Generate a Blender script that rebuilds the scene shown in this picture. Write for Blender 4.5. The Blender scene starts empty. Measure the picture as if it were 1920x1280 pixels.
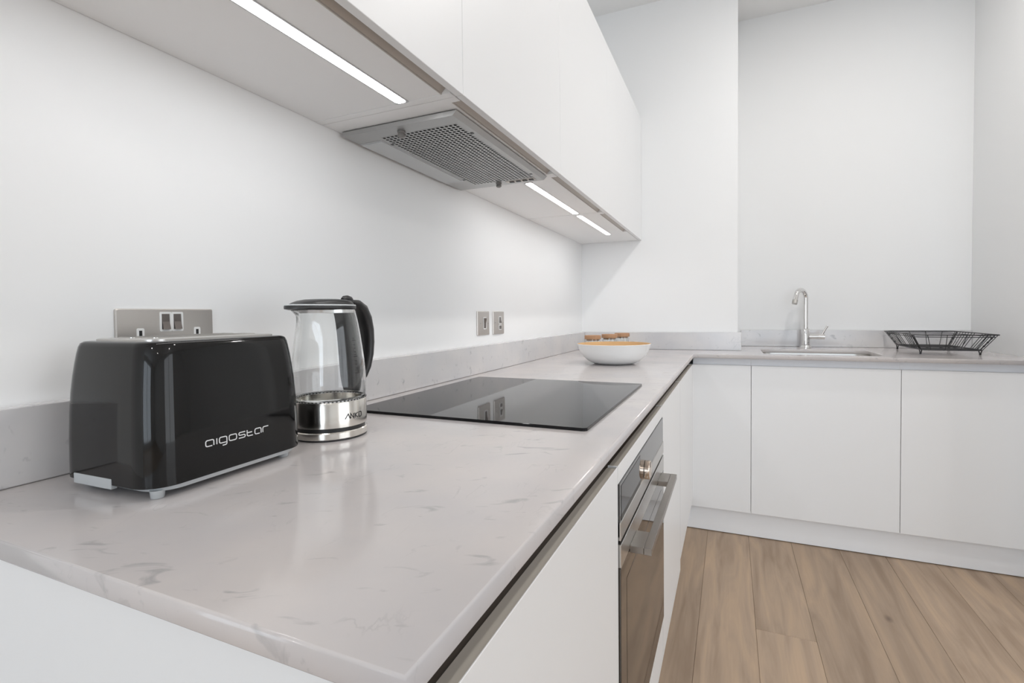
import bpy, bmesh, math, random
from mathutils import Vector, Matrix
random.seed(7)
S = bpy.context.scene
PI = math.pi

# ------------------------------------------------------------------ camera
cam_d = bpy.data.cameras.new('camera'); cam = bpy.data.objects.new('camera', cam_d)
S.collection.objects.link(cam); S.camera = cam
RX = Vector((0.916065, 0.40086257, -0.01158081)); FW = Vector((-0.40102937, 0.91563854, -0.02795538))
UP = RX.cross(FW)
M = Matrix((RX, UP, -FW)).transposed().to_4x4(); M.translation = Vector((0.8176, 0.0, 1.1024))
cam.matrix_world = M
cam_d.sensor_fit = 'HORIZONTAL'; cam_d.sensor_width = 36.0
cam_d.lens = 935.48 / 1920 * 36.0
cam_d.shift_y = -23.27 / 1920
cam_d.clip_start = 0.02

# ------------------------------------------------------------------ view, world, lights
S.view_settings.view_transform = 'Standard'; S.view_settings.look = 'None'
S.view_settings.gamma = 1.0; S.view_settings.use_curve_mapping = False
S.view_settings.exposure = 0.14
w = bpy.data.worlds.new('sky'); S.world = w; w.use_nodes = True
bg = w.node_tree.nodes['Background']; bg.inputs[0].default_value = (0.80, 0.90, 1.0, 1); bg.inputs[1].default_value = 1.0

def area(name, loc, rot, sx, sy, power, col):
    d = bpy.data.lights.new(name, 'AREA'); d.shape = 'RECTANGLE'; d.size = sx; d.size_y = sy
    d.energy = power; d.color = col
    o = bpy.data.objects.new(name, d); S.collection.objects.link(o); o.location = loc; o.rotation_euler = rot
    return o
# daylight through the window behind the camera and a side window added for even light
area('daylight_rear_window', (1.65, -5.43, 1.35), (PI/2, 0, 0), 3.0, 2.5, 88, (0.80, 0.90, 1.0))
area('added_side_fill', (5.13, .35, 1.35), (0, PI/2, 0), 2.5, 2.8, 42, (0.95, 0.975, 1.0))
LED_STRENGTH = 18.0
DOWNLIGHT_W = 7.5

# ------------------------------------------------------------------ helpers
def obj(name, bm, mat, parent=None, smooth=False, sharp=0.6):
    me = bpy.data.meshes.new(name)
    if bm is not None:
        bmesh.ops.recalc_face_normals(bm, faces=bm.faces[:])
        if smooth:
            for f in bm.faces: f.smooth = True
            for e in bm.edges:
                if len(e.link_faces) == 2 and e.calc_face_angle(0) > sharp: e.smooth = False
        bm.to_mesh(me); bm.free()
    me.materials.append(mat)
    o = bpy.data.objects.new(name, me); S.collection.objects.link(o)
    if parent: o.parent = parent
    return o

def thing(name, label, cat, loc=(0, 0, 0), group=None, rz=0):
    o = bpy.data.objects.new(name, None); S.collection.objects.link(o); o.empty_display_size = .05
    o.location = loc; o.rotation_euler = (0, 0, rz); o['label'] = label; o['category'] = cat
    if group: o['group'] = group
    return o

def tag(o, label, cat, group=None):
    o['label'] = label; o['category'] = cat
    if group: o['group'] = group
    return o

def struct(o, label=None, cat=None):
    o['kind'] = 'structure'
    if label: o['label'] = label
    if cat: o['category'] = cat
    return o

def box(bm, x0, x1, y0, y1, z0, z1, bev=0, seg=2):
    vs = [bm.verts.new((x, y, z)) for x in (x0, x1) for y in (y0, y1) for z in (z0, z1)]
    fs = [(0, 1, 3, 2), (4, 6, 7, 5), (0, 4, 5, 1), (2, 3, 7, 6), (0, 2, 6, 4), (1, 5, 7, 3)]
    faces = [bm.faces.new([vs[i] for i in f]) for f in fs]
    if bev:
        es = list({e for f in faces for e in f.edges})
        bmesh.ops.bevel(bm, geom=es, offset=bev, segments=seg, affect='EDGES', profile=.5)
    return bm

def bx(*a, **k):
    return box(bmesh.new(), *a, **k)

def loft(bm, rings, cap0=True, cap1=True, closed=True):
    R_ = [[bm.verts.new(p) for p in r] for r in rings]
    n = len(R_[0])
    for a, b in zip(R_, R_[1:]):
        for i in range(n if closed else n - 1):
            j = (i + 1) % n
            bm.faces.new((a[i], a[j], b[j], b[i]))
    if cap0: bm.faces.new(R_[0][::-1])
    if cap1: bm.faces.new(R_[-1])
    return R_

def lathe(bm, prof, c=(0, 0, 0), n=48, cap0=False, cap1=False):
    rings = [[(c[0] + r * math.cos(2*PI*i/n), c[1] + r * math.sin(2*PI*i/n), c[2] + z) for i in range(n)] for r, z in prof]
    return loft(bm, rings, cap0, cap1)

def tube(bm, pts, r, n=8, caps=True):
    pts = [Vector(p) for p in pts]
    rr = r if isinstance(r, (list, tuple)) else [r] * len(pts)
    rings = []; prev = None
    for i, p in enumerate(pts):
        t = (pts[min(i+1, len(pts)-1)] - pts[max(i-1, 0)]).normalized()
        if prev is None:
            a = Vector((0, 0, 1)) if abs(t.z) < .9 else Vector((1, 0, 0))
            u = t.cross(a).normalized()
        else:
            u = (prev - t * prev.dot(t)).normalized()
        prev = u; v = t.cross(u)
        rings.append([tuple(p + (u*math.cos(2*PI*k/n) + v*math.sin(2*PI*k/n)) * rr[i]) for k in range(n)])
    loft(bm, rings, caps, caps)
    return bm

def rrect(cx, cy, w_, d, r, n=6):
    out = []
    for sx, sy, a0 in ((1, 1, 0), (-1, 1, PI/2), (-1, -1, PI), (1, -1, 3*PI/2)):
        for k in range(n + 1):
            a = a0 + PI/2*k/n
            out.append((cx + sx*(w_/2 - r) + r*math.cos(a), cy + sy*(d/2 - r) + r*math.sin(a)))
    return out

def strokes(bm, polys, wid, surf, th=.0003):
    """flat lettering: 2D polylines as ribbons of width wid laid on surf(u, v, lift)"""
    def put(pts):
        lo = [bm.verts.new(surf(u, v, 0)) for u, v in pts]; hi = [bm.verts.new(surf(u, v, th)) for u, v in pts]
        n = len(pts); bm.faces.new(hi)
        for i in range(n): bm.faces.new((lo[i], lo[(i+1) % n], hi[(i+1) % n], hi[i]))
    h = wid/2
    for pl in polys:
        pts = [Vector(pl[0])]
        for p in pl[1:]:
            if (Vector(p) - pts[-1]).length > wid*.08: pts.append(Vector(p))
        L_, R_ = [], []
        for i, p in enumerate(pts):
            d0 = (p - pts[i-1]).normalized() if i > 0 else None
            d1 = (pts[i+1] - p).normalized() if i < len(pts)-1 else None
            if d0 is None: d0 = d1
            if d1 is None: d1 = d0
            n0 = Vector((-d0.y, d0.x)); n1 = Vector((-d1.y, d1.x)); m = n0 + n1
            m = m.normalized() if m.length > 1e-6 else n0
            k = h / max(.35, m.dot(n0))
            L_.append(p + m*k); R_.append(p - m*k)
        lo = [[bm.verts.new(surf(a.x, a.y, th)), bm.verts.new(surf(b.x, b.y, th)), bm.verts.new(surf(b.x, b.y, 0)), bm.verts.new(surf(a.x, a.y, 0))] for a, b in zip(L_, R_)]
        for a, b in zip(lo, lo[1:]):
            for i in range(4): bm.faces.new((a[i], a[(i+1) % 4], b[(i+1) % 4], b[i]))
        bm.faces.new(lo[0]); bm.faces.new(lo[-1][::-1])
    return bm

# ------------------------------------------------------------------ materials
def mat(name, col, rough=.5, metal=0, **k):
    m = bpy.data.materials.new(name); m.use_nodes = True
    b = m.node_tree.nodes['Principled BSDF']
    b.inputs['Base Color'].default_value = (*col, 1); b.inputs['Roughness'].default_value = rough
    b.inputs['Metallic'].default_value = metal
    for kk, v in k.items(): b.inputs[kk.replace('_', ' ')].default_value = v
    return m
def N(m, t, **k):
    n = m.node_tree.nodes.new(t)
    for a, b in k.items(): setattr(n, a, b)
    return n
def L(m, a, b): m.node_tree.links.new(a, b)
def bsdf(m): return m.node_tree.nodes['Principled BSDF']
def bumpy(m, scale, strength, dist=.001, detail=3, vec=None):
    t = N(m, 'ShaderNodeTexNoise'); t.inputs['Scale'].default_value = scale; t.inputs['Detail'].default_value = detail
    g = N(m, 'ShaderNodeNewGeometry'); mp = N(m, 'ShaderNodeMapping')
    if vec: mp.inputs['Scale'].default_value = vec
    L(m, g.outputs['Position'], mp.inputs['Vector']); L(m, mp.outputs[0], t.inputs['Vector'])
    b = N(m, 'ShaderNodeBump'); b.inputs['Strength'].default_value = strength; b.inputs['Distance'].default_value = dist
    L(m, t.outputs[0], b.inputs['Height']); L(m, b.outputs[0], bsdf(m).inputs['Normal'])
    return m

PAINT = bumpy(mat('wall_paint', (.885, .89, .89), .6), 60, .12, .0006)
CEIL = bumpy(mat('ceiling_paint', (.93, .935, .935), .7), 60, .1, .0006)
LACQ = mat('white_lacquer', (.84, .845, .85), .38)
CARC = mat('white_melamine', (.91, .91, .91), .45)
RAIL = mat('taupe_grip_rail', (.52, .48, .44), .38, .35)
RAILL = mat('shaded_grip_rail', (.54, .505, .45), .45, .1)  # darker copy of the rail metal, worktop shade put into the colour
RAILW = mat('lit_grip_rail', (.90, .91, .94), .4)  # lighter copy of the rail metal, bright room reflection put into the colour
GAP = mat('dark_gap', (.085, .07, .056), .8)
STEEL = bumpy(mat('brushed_steel', (.60, .585, .56), .30, 1), 90, .10, .0004, vec=(1, 1, 14))
STEELB = bumpy(mat('brushed_steel_along', (.62, .61, .59), .28, 1), 60, .10, .0004, vec=(14, 1, 14))
HOODM = bumpy(mat('satin_hood_steel', (.46, .46, .455), .42, .85), 80, .06, .0004, vec=(8, 1, 1))
HOLE = mat('dark_filter_hole', (.003, .003, .003), .9, Specular_IOR_Level=.05)
CHROME = mat('chrome', (.80, .79, .78), .08, 1)
KSTEEL = mat('kettle_steel', (.78, .75, .70), .17, 1)
COPPER = mat('warm_turned_steel', (.74, .62, .52), .18, 1)
STEELH = bumpy(mat('handle_steel', (.36, .335, .31), .3, 1), 60, .10, .0004, vec=(14, 1, 14))
NICKEL = bumpy(mat('satin_nickel', (.60, .57, .54), .34, 1), 120, .12, .0003, vec=(1, 1, 12))
SWM = mat('dark_nickel_rocker', (.20, .18, .17), .3, .9)
WPL = mat('white_plastic', (.82, .82, .81), .35)
SLOT = mat('slot_black', (.01, .01, .01), .6)
GLASSB = mat('black_glass', (.009, .009, .010), .03, IOR=1.42, Specular_IOR_Level=.28)
GLASSP = mat('grey_panel_glass', (.05, .05, .052), .05, IOR=1.9)
GLASSO = mat('bronze_oven_glass', (.030, .020, .012), .04, IOR=2.1)
BLACKP = mat('gloss_black_plastic', (.007, .007, .007), .06, IOR=1.42)
MATB = mat('satin_black_plastic', (.022, .022, .023), .36)
GREYP = mat('grey_plastic', (.50, .52, .53), .4)
PRINT = mat('silver_print', (.75, .75, .75), .4)
PRINTB = mat('black_print', (.015, .015, .015), .5)
WIRE = mat('black_coated_wire', (.02, .02, .022), .4)
BOWLW = mat('white_bowl_lacquer', (.88, .89, .885), .25)
BOWLI = mat('bamboo_inside', (.66, .42, .20), .5)
CORK = bumpy(mat('wooden_lid', (.42, .23, .12), .6), 200, .3, .0005)
GREYM = mat('grey_light_frame', (.55, .55, .56), .4, .6)
LENS = mat('frosted_lens', (.62, .64, .65), .25)
PLINTH = mat('white_plinth', (.90, .91, .925), .4)

def glass(name, tint=(1, 1, 1), rough=0.0):
    m = mat(name, tint, rough, 0, IOR=1.47); bsdf(m).inputs['Transmission Weight'].default_value = 1.0
    return m
KGLASS = glass('kettle_glass', (.97, .98, .98))
JGLASS = glass('jar_glass', (.95, .97, .96))
PANE = mat('window_pane', (1, 1, 1), .02); bsdf(PANE).inputs['Alpha'].default_value = .12

def emit(name, col, s):
    m = bpy.data.materials.new(name); m.use_nodes = True; nt = m.node_tree; nt.nodes.clear()
    e = nt.nodes.new('ShaderNodeEmission'); e.inputs[0].default_value = (*col, 1); e.inputs[1].default_value = s
    o = nt.nodes.new('ShaderNodeOutputMaterial'); nt.links.new(e.outputs[0], o.inputs[0]); return m
LED = emit('led_diffuser', (1, .99, .985), LED_STRENGTH)
DLAMP = emit('downlight_lamp', (1, .96, .90), 14)

# quartz worktop
def quartz(name, base, vein):
    m = mat(name, base, .13); g = N(m, 'ShaderNodeNewGeometry')
    n1 = N(m, 'ShaderNodeTexNoise'); n1.inputs['Scale'].default_value = 6; n1.inputs['Detail'].default_value = 5
    L(m, g.outputs['Position'], n1.inputs['Vector'])
    # thin broken veins from the zero crossing of a warped noise
    n2 = N(m, 'ShaderNodeTexNoise'); n2.inputs['Scale'].default_value = 12; n2.inputs['Detail'].default_value = 6; n2.inputs['Distortion'].default_value = 1.1
    mp = N(m, 'ShaderNodeMapping'); mp.inputs['Scale'].default_value = (1.6, .75, 1.2); mp.inputs['Rotation'].default_value = (0, 0, .5)
    L(m, g.outputs['Position'], mp.inputs[0]); L(m, mp.outputs[0], n2.inputs['Vector'])
    s = N(m, 'ShaderNodeMath', operation='SUBTRACT'); s.inputs[1].default_value = .5; L(m, n2.outputs[0], s.inputs[0])
    ab = N(m, 'ShaderNodeMath', operation='ABSOLUTE'); L(m, s.outputs[0], ab.inputs[0])
    r = N(m, 'ShaderNodeMapRange'); r.inputs[1].default_value = 0; r.inputs[2].default_value = .015; r.inputs[3].default_value = 1; r.inputs[4].default_value = 0
    L(m, ab.outputs[0], r.inputs[0])
    n3 = N(m, 'ShaderNodeTexNoise'); n3.inputs['Scale'].default_value = 16; n3.inputs['Detail'].default_value = 3
    L(m, g.outputs['Position'], n3.inputs['Vector'])
    r3 = N(m, 'ShaderNodeMapRange'); r3.inputs[1].default_value = .53; r3.inputs[2].default_value = .70; L(m, n3.outputs[0], r3.inputs[0])
    mu = N(m, 'ShaderNodeMath', operation='MULTIPLY'); L(m, r.outputs[0], mu.inputs[0]); L(m, r3.outputs[0], mu.inputs[1])
    c = N(m, 'ShaderNodeValToRGB')
    c.color_ramp.elements[0].position = .3; c.color_ramp.elements[0].color = (base[0]*.92, base[1]*.93, base[2]*.96, 1)
    c.color_ramp.elements[1].position = .7; c.color_ramp.elements[1].color = (base[0]*1.06, base[1]*1.04, base[2]*1.03, 1)
    L(m, n1.outputs[0], c.inputs[0])
    # short grey smudges, all drawn out the same way
    ma = N(m, 'ShaderNodeMapping'); ma.inputs['Rotation'].default_value = (0, 0, -.41); L(m, g.outputs['Position'], ma.inputs[0])
    mb = N(m, 'ShaderNodeMapping'); mb.inputs['Scale'].default_value = (1, 2.6, 1.6); L(m, ma.outputs[0], mb.inputs[0])
    n4 = N(m, 'ShaderNodeTexNoise'); n4.inputs['Scale'].default_value = 21; n4.inputs['Detail'].default_value = 6; n4.inputs['Distortion'].default_value = .9; L(m, mb.outputs[0], n4.inputs['Vector'])
    r4 = N(m, 'ShaderNodeMapRange'); r4.inputs[1].default_value = .625; r4.inputs[2].default_value = .75; r4.inputs[4].default_value = .85; L(m, n4.outputs[0], r4.inputs[0])
    m2 = N(m, 'ShaderNodeMath', operation='MULTIPLY'); m2.inputs[1].default_value = .45; L(m, mu.outputs[0], m2.inputs[0])
    mm = N(m, 'ShaderNodeMath', operation='MAXIMUM'); L(m, m2.outputs[0], mm.inputs[0]); L(m, r4.outputs[0], mm.inputs[1]); mu = mm
    mx = N(m, 'ShaderNodeMixRGB'); L(m, mu.outputs[0], mx.inputs[0]); L(m, c.outputs[0], mx.inputs[1]); mx.inputs[2].default_value = (*vein, 1)
    L(m, mx.outputs[0], bsdf(m).inputs['Base Color'])
    return m
QUARTZ = quartz('pale_quartz', (.625, .592, .578), (.43, .415, .415))
QUARTZU = quartz('pale_quartz_upstand', (.67, .66, .655), (.44, .44, .45))

# oak boards: per-object tone
def oak():
    m = mat('oiled_oak', (.3, .2, .13), .5)
    g = N(m, 'ShaderNodeNewGeometry'); oi = N(m, 'ShaderNodeObjectInfo')
    off = N(m, 'ShaderNodeVectorMath', operation='SCALE'); cmb = N(m, 'ShaderNodeCombineXYZ')
    for i in range(3): L(m, oi.outputs['Random'], cmb.inputs[i])
    L(m, cmb.outputs[0], off.inputs[0]); off.inputs['Scale'].default_value = 37
    ad = N(m, 'ShaderNodeVectorMath', operation='ADD'); L(m, g.outputs['Position'], ad.inputs[0]); L(m, off.outputs[0], ad.inputs[1])
    mp = N(m, 'ShaderNodeMapping'); mp.inputs['Scale'].default_value = (9, .9, 1); L(m, ad.outputs[0], mp.inputs[0])
    n = N(m, 'ShaderNodeTexNoise'); n.inputs['Scale'].default_value = 2.2; n.inputs['Detail'].default_value = 8; n.inputs['Distortion'].default_value = .8
    L(m, mp.outputs[0], n.inputs['Vector'])
    mp2 = N(m, 'ShaderNodeMapping'); mp2.inputs['Scale'].default_value = (60, 2.5, 1); L(m, ad.outputs[0], mp2.inputs[0])
    n2 = N(m, 'ShaderNodeTexNoise'); n2.inputs['Scale'].default_value = 3; n2.inputs['Detail'].default_value = 5; L(m, mp2.outputs[0], n2.inputs['Vector'])
    r = N(m, 'ShaderNodeValToRGB')
    e = r.color_ramp.elements; e[0].position = .30; e[0].color = (.315, .225, .155, 1); e[1].position = .72; e[1].color = (.50, .36, .245, 1)
    x = e.new(.5); x.color = (.405, .30, .215, 1)
    L(m, n.outputs[0], r.inputs[0])
    mx = N(m, 'ShaderNodeMixRGB', blend_type='MULTIPLY'); mx.inputs[0].default_value = .35
    L(m, r.outputs[0], mx.inputs[1]); g2 = N(m, 'ShaderNodeMapRange'); g2.inputs[3].default_value = .75; g2.inputs[4].default_value = 1.2
    L(m, n2.outputs[0], g2.inputs[0]); L(m, g2.outputs[0], mx.inputs[2])
    # knots
    mp3 = N(m, 'ShaderNodeMapping'); mp3.inputs['Scale'].default_value = (1.6, .8, 1); L(m, ad.outputs[0], mp3.inputs[0])
    v = N(m, 'ShaderNodeTexVoronoi'); v.inputs['Scale'].default_value = 2.4; L(m, mp3.outputs[0], v.inputs['Vector'])
    kr = N(m, 'ShaderNodeMapRange'); kr.inputs[1].default_value = .015; kr.inputs[2].default_value = .06; kr.inputs[3].default_value = .75; kr.inputs[4].default_value = 0
    L(m, v.outputs['Distance'], kr.inputs[0])
    mk = N(m, 'ShaderNodeMixRGB'); L(m, kr.outputs[0], mk.inputs[0]); L(m, mx.outputs[0], mk.inputs[1]); mk.inputs[2].default_value = (.14, .095, .07, 1)
    # per board tone
    hs = N(m, 'ShaderNodeHueSaturation'); vr = N(m, 'ShaderNodeMapRange'); vr.inputs[3].default_value = .86; vr.inputs[4].default_value = 1.14
    L(m, oi.outputs['Random'], vr.inputs[0]); L(m, vr.outputs[0], hs.inputs['Value']); L(m, mk.outputs[0], hs.inputs['Color'])
    L(m, hs.outputs[0], bsdf(m).inputs['Base Color'])
    b = N(m, 'ShaderNodeBump'); b.inputs['Strength'].default_value = .15; b.inputs['Distance'].default_value = .001
    L(m, n2.outputs[0], b.inputs['Height']); L(m, b.outputs[0], bsdf(m).inputs['Normal'])
    return m
OAK = oak()
SUBFL = mat('subfloor', (.08, .055, .04), .9)

# ------------------------------------------------------------------ room
D = .6444; W = .6509; B = 2.924; B2 = 3.332; XR = 1.9627; H = 2.84; CT = .9; TH = .019
YF = 2.617; YD = 2.6478; ZD = .8463; ZB = .13; STEP = .8532
Z1 = 1.5215; Z2 = 2.212; UX = .352
XE, YR = 5.0, -5.3

fl = struct(obj('floor', bx(-.15, XE+.15, YR-.2, B2+.15, -.06, -.016), SUBFL))
plank_mesh = {}
def plank(x0, x1, y0, y1):
    key = (round(x1-x0, 4), round(y1-y0, 4))
    if key not in plank_mesh:
        bm = bx(0, x1-x0, 0, y1-y0, -.016, 0, bev=.0009, seg=1); me = bpy.data.meshes.new('plank'); bm.to_mesh(me); bm.free()
        me.materials.append(OAK); plank_mesh[key] = me
    o = bpy.data.objects.new('plank', plank_mesh[key]); S.collection.objects.link(o); o.parent = fl; o.location = (x0, y0, 0)
edges = [-.02, .166, .352, .533, .7135, .8995, 1.083, 1.278, 1.455, 1.635, 1.8175] + [1.8175 + .185*k for k in range(1, 18)]
joint = {.8995: 1.902, .7135: .35, 1.083: -.3, 1.278: .6, 1.455: -.9, 1.635: 3.0, 1.8175: .2}
for a, b in zip(edges, edges[1:]):
    j = joint.get(a, random.uniform(-1.5, 2.5)); ys = [B2]
    y = j
    while y > YR + .3: ys.append(y); y -= 1.9
    ys.append(YR)
    ys = sorted(ys)
    for y0, y1 in zip(ys, ys[1:]):
        if b < .66 and y0 > .25: continue          # under the cabinets, never seen
        if y0 >= YD + .3: continue
        plank(a + .0003, min(b, XE) - .0003, y0 + .0003, y1 - .0003)

struct(obj('wall_left', bx(-.12, 0, YR, B, -.02, H), PAINT))
struct(obj('wall_back', bx(-.12, STEP, B, B2+.12, -.02, H), PAINT))
struct(obj('wall_recess', bx(STEP, XE+.12, B2, B2+.12, -.02, H), PAINT))
struct(obj('wall_right', bx(XR, XR+.12, 2.3, B2, -.02, H), PAINT))
struct(obj('ceiling', bx(-.12, XE+.12, YR-.12, B2+.12, H, H+.1), CEIL))
WY0, WY1, WX0, WX1 = .2, 3.1, -1.05, 1.75
def wall_with_hole(axis, c0, c1, a0, a1, h0, h1, z0, z1):
    bm = bmesh.new()
    parts = [(a0, h0, -.02, H), (h1, a1, -.02, H), (h0, h1, -.02, z0), (h0, h1, z1, H)]
    for p0, p1, q0, q1 in parts:
        if axis == 'x': box(bm, c0, c1, p0, p1, q0, q1)
        else: box(bm, p0, p1, c0, c1, q0, q1)
    return bm
struct(obj('wall_rear', wall_with_hole('y', YR-.12, YR, -.12, XE+.12, WY0, WY1, .1, 2.6), PAINT))
struct(obj('wall_side', wall_with_hole('x', XE, XE+.12, YR, B2, WX0, WX1, .1, 2.6), PAINT))
def window(name, axis, c, a0, a1):
    bm = bmesh.new(); fr = .05
    segs = [(a0, a1, .1, .1+fr), (a0, a1, 2.6-fr, 2.6), (a0, a0+fr, .1, 2.6), (a1-fr, a1, .1, 2.6), ((a0+a1)/2-.04, (a0+a1)/2+.04, .1, 2.6)]
    for p0, p1, q0, q1 in segs:
        if axis == 'y': box(bm, p0, p1, c-.03, c+.03, q0, q1)
        else: box(bm, c-.03, c+.03, p0, p1, q0, q1)
    o = struct(obj(name, bm, WPL))
    p = bx(a0+.04, a1-.04, c-.003, c+.003, .14, 2.56) if axis == 'y' else bx(c-.003, c+.003, a0+.04, a1-.04, .14, 2.56)
    obj('pane', p, PANE, o)
window('window_1', 'y', YR-.06, WY0, WY1); window('added_side_window', 'x', XE+.06, WX0, WX1)  # the side window is added out of view to even the light

# recessed ceiling lamps (out of view, seen in reflections)
for i, (x, y) in enumerate([(1.40, 1.3), (1.45, 2.2), (3.2, -2.2), (3.4, .6), (1.3, -1.9)]):
    t = thing('downlight', ['round recessed ceiling spotlight over the galley floor near the worktop end', 'round recessed ceiling spotlight over the galley floor halfway to the sink',
               'round recessed ceiling spotlight far back in the open room near both windows', 'round recessed ceiling spotlight in the open room beyond the right wall', 'round recessed ceiling spotlight behind the worktop end'][i], 'ceiling light', (x, y, H), 'recessed ceiling spotlights')
    bm = bmesh.new(); lathe(bm, [(.034, -.001), (.044, -.004), (.047, -.001), (.047, .0)], n=24); obj('rim', bm, WPL, t, True)
    bm = bmesh.new(); lathe(bm, [(.034, -.0015)], n=24, cap0=True) if False else bmesh.ops.create_circle(bm, cap_ends=True, radius=.034, segments=24)
    for v in bm.verts: v.co.z -= .0015
    o = obj('lamp', bm, DLAMP, t)
    d = bpy.data.lights.new('downlight_beam', 'AREA'); d.shape = 'DISK'; d.size = .09; d.energy = DOWNLIGHT_W; d.color = (1, .97, .94)
    lo = bpy.data.objects.new('downlight_beam', d); S.collection.objects.link(lo); lo.location = (x, y, H-.01)

# ------------------------------------------------------------------ worktop (one L of quartz with a sink cut-out)
SX0, SX1, SY0, SY1 = .967, 1.455, 2.70, 3.075
def curve_plate(name, outlines, z0, z1, bev, m):
    cu = bpy.data.curves.new(name, 'CURVE'); cu.dimensions = '2D'; cu.fill_mode = 'BOTH'
    cu.extrude = (z1 - z0)/2 - bev; cu.bevel_depth = bev; cu.bevel_resolution = 1; cu.offset = -bev
    for pts in outlines:
        s = cu.splines.new('POLY'); s.points.add(len(pts)-1)
        for i, p in enumerate(pts): s.points[i].co = (p[0], p[1], 0, 1)
        s.use_cyclic_u = True
    o = bpy.data.objects.new(name, cu); S.collection.objects.link(o)
    dg = bpy.context.evaluated_depsgraph_get()
    me = bpy.data.meshes.new_from_object(o.evaluated_get(dg)); bpy.data.objects.remove(o)
    for v in me.vertices: v.co.z += (z0 + z1)/2
    me.materials.clear(); me.materials.append(m)
    r = bpy.data.objects.new(name, me); S.collection.objects.link(r); return r
Lsh = [(.001, .226), (W, .226), (W, YF), (XR-.001, YF), (XR-.001, B2-.001), (STEP+.001, B2-.001), (STEP+.001, B-.001), (.001, B-.001)]
hole = rrect((SX0+SX1)/2, (SY0+SY1)/2, SX1-SX0, SY1-SY0, .055, 8)
wt = curve_plate('worktop', [Lsh, hole], CT-TH, CT, .002, QUARTZ)
tag(wt, 'L-shaped pale pinkish-grey veined stone worktop with a polished top', 'worktop')
UH = .997
tag(obj('upstand', bx(.0005, .02, .2265, B-.001, CT+.0005, UH, bev=.0014, seg=1), QUARTZU), 'long grey stone upstand running along the left wall behind the toaster and hob', 'upstand')
tag(obj('upstand', bx(.0205, .8705, B-.02, B-.0005, CT+.0005, UH, bev=.0014, seg=1), QUARTZU), 'short grey stone upstand on the far wall behind the white bowl', 'upstand')
tag(obj('upstand', bx(.8755, XR-.001, B2-.02, B2-.0005, CT+.0005, UH, bev=.0014, seg=1), QUARTZU), 'grey stone upstand in the recess behind the tap and dish rack', 'upstand')

# ------------------------------------------------------------------ base units, left run
def unit(name, label, y0, y1):
    t = thing(name, label, 'cabinet', (D-.3, (y0+y1)/2, 0))
    return t
def child(name, bm, m, t, **k):
    """geometry is written in world coordinates; move it into the thing's frame"""
    o = obj(name, bm, m, t, **k); inv = Matrix.Translation(-Vector(t.location)) if t.rotation_euler.z == 0 else (Matrix.Translation(t.location) @ Matrix.Rotation(t.rotation_euler.z, 4, 'Z')).inverted()
    o.data.transform(inv); return o
def sub(name, bm, m, part, t, **k):
    o = obj(name, bm, m, part, **k); o.data.transform(Matrix.Translation(-Vector(t.location))); return o

def rail_left(t, y0, y1):
    # champagne grip profile between the worktop and the top of the door
    child('grip_rail', bx(.6276, .6431, y0+.004, y1-.004, ZD-.0215, ZD-.0016, bev=.0005, seg=1), RAILL, t)
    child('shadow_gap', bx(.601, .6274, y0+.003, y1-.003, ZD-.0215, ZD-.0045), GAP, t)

def lipped(y0, y1, z0, xf=D):
    # front panel whose top edge is rebated behind a thin lip for the grip rail
    zt, zl = ZD-.0005, ZD-.022; prof = [(.6232, z0), (xf, z0), (xf, zt-.0006), (xf-.0004, zt), (.6433, zt), (.6433, zl), (.6232, zl)]
    bm = bmesh.new(); loft(bm, [[(x, y, z) for x, z in prof] for y in (y0, y1)]); return bm

J1, J2, J3 = .832, 1.4317, 1.962
tA = unit('base_cabinet', 'white handleless base cabinet under the near end of the worktop, left of the oven', .236, J1)
child('carcass', bx(.02, .600, .256, J1-.001, ZB, CT-TH-.001), CARC, tA)
child('end_panel', bx(.003, D-.0005, .232, .2545, .0, CT-TH-.0005, bev=.0008, seg=1), LACQ, tA)
child('door', lipped(.2565, J1-.002, ZB), LACQ, tA)
rail_left(tA, .2545, J1-.004)
tO = unit('oven_housing_cabinet', 'white housing cabinet framing the built-in oven under the hob', J1, J2)
OZ0, OZ1, OY0, OY1 = .2565, .8145, .8365, 1.424
bm = bmesh.new(); box(bm, .03, .60, J1+.001, J1+.004, ZB, CT-TH-.001); box(bm, .03, .60, J2-.004, J2-.001, ZB, CT-TH-.001); box(bm, .02, .03, J1+.001, J2-.001, ZB, CT-TH-.001)
child('carcass', bm, CARC, tO)
child('top_strip', lipped(J1+.0005, J2-.001, OZ1+.001), LACQ, tO)
child('bottom_panel', bx(.6232, D, J1+.0005, J2-.001, ZB, OZ0-.0015, bev=.0006, seg=1), LACQ, tO)
rail_left(tO, J1, J2-.001)
child('divider', bx(.6276, D-.0013, J1-.0015, J1+.0025, ZD-.0215, ZD-.0003), LACQ, tO)
tC = unit('base_cabinet', 'white handleless base cabinet between the oven and the inner corner', J2, J3)
child('carcass', bx(.02, .600, J2+.001, J3-.001, ZB, CT-TH-.001), CARC, tC)
child('door', lipped(J2+.001, J3-.0015, ZB), LACQ, tC)
rail_left(tC, J2+.001, J3)
child('divider', bx(.6276, D-.0013, J2-.001, J2+.003, ZD-.0215, ZD-.0003), LACQ, tC)
tF = unit('corner_filler', 'white filler panel in the inner corner where the two cabinet runs meet', J3, YD)
child('post', lipped(J3+.001, YD-.00005, ZB+.04, D+.0002), LACQ, tF)
child('carcass', bx(.02, .600, J3+.001, B-.003, ZB, CT-TH-.001), CARC, tF)
rail_left(tF, J3+.001, YD+.0)
child('divider', bx(.6276, D-.0013, J3-.001, J3+.003, ZD-.0215, ZD-.0003), LACQ, tF)
tag(obj('plinth', bx(.588, .603, .2555, YD+.054, .0005, ZB-.001), PLINTH), 'white kickboard under the left run of cabinets', 'kickboard')
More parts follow.
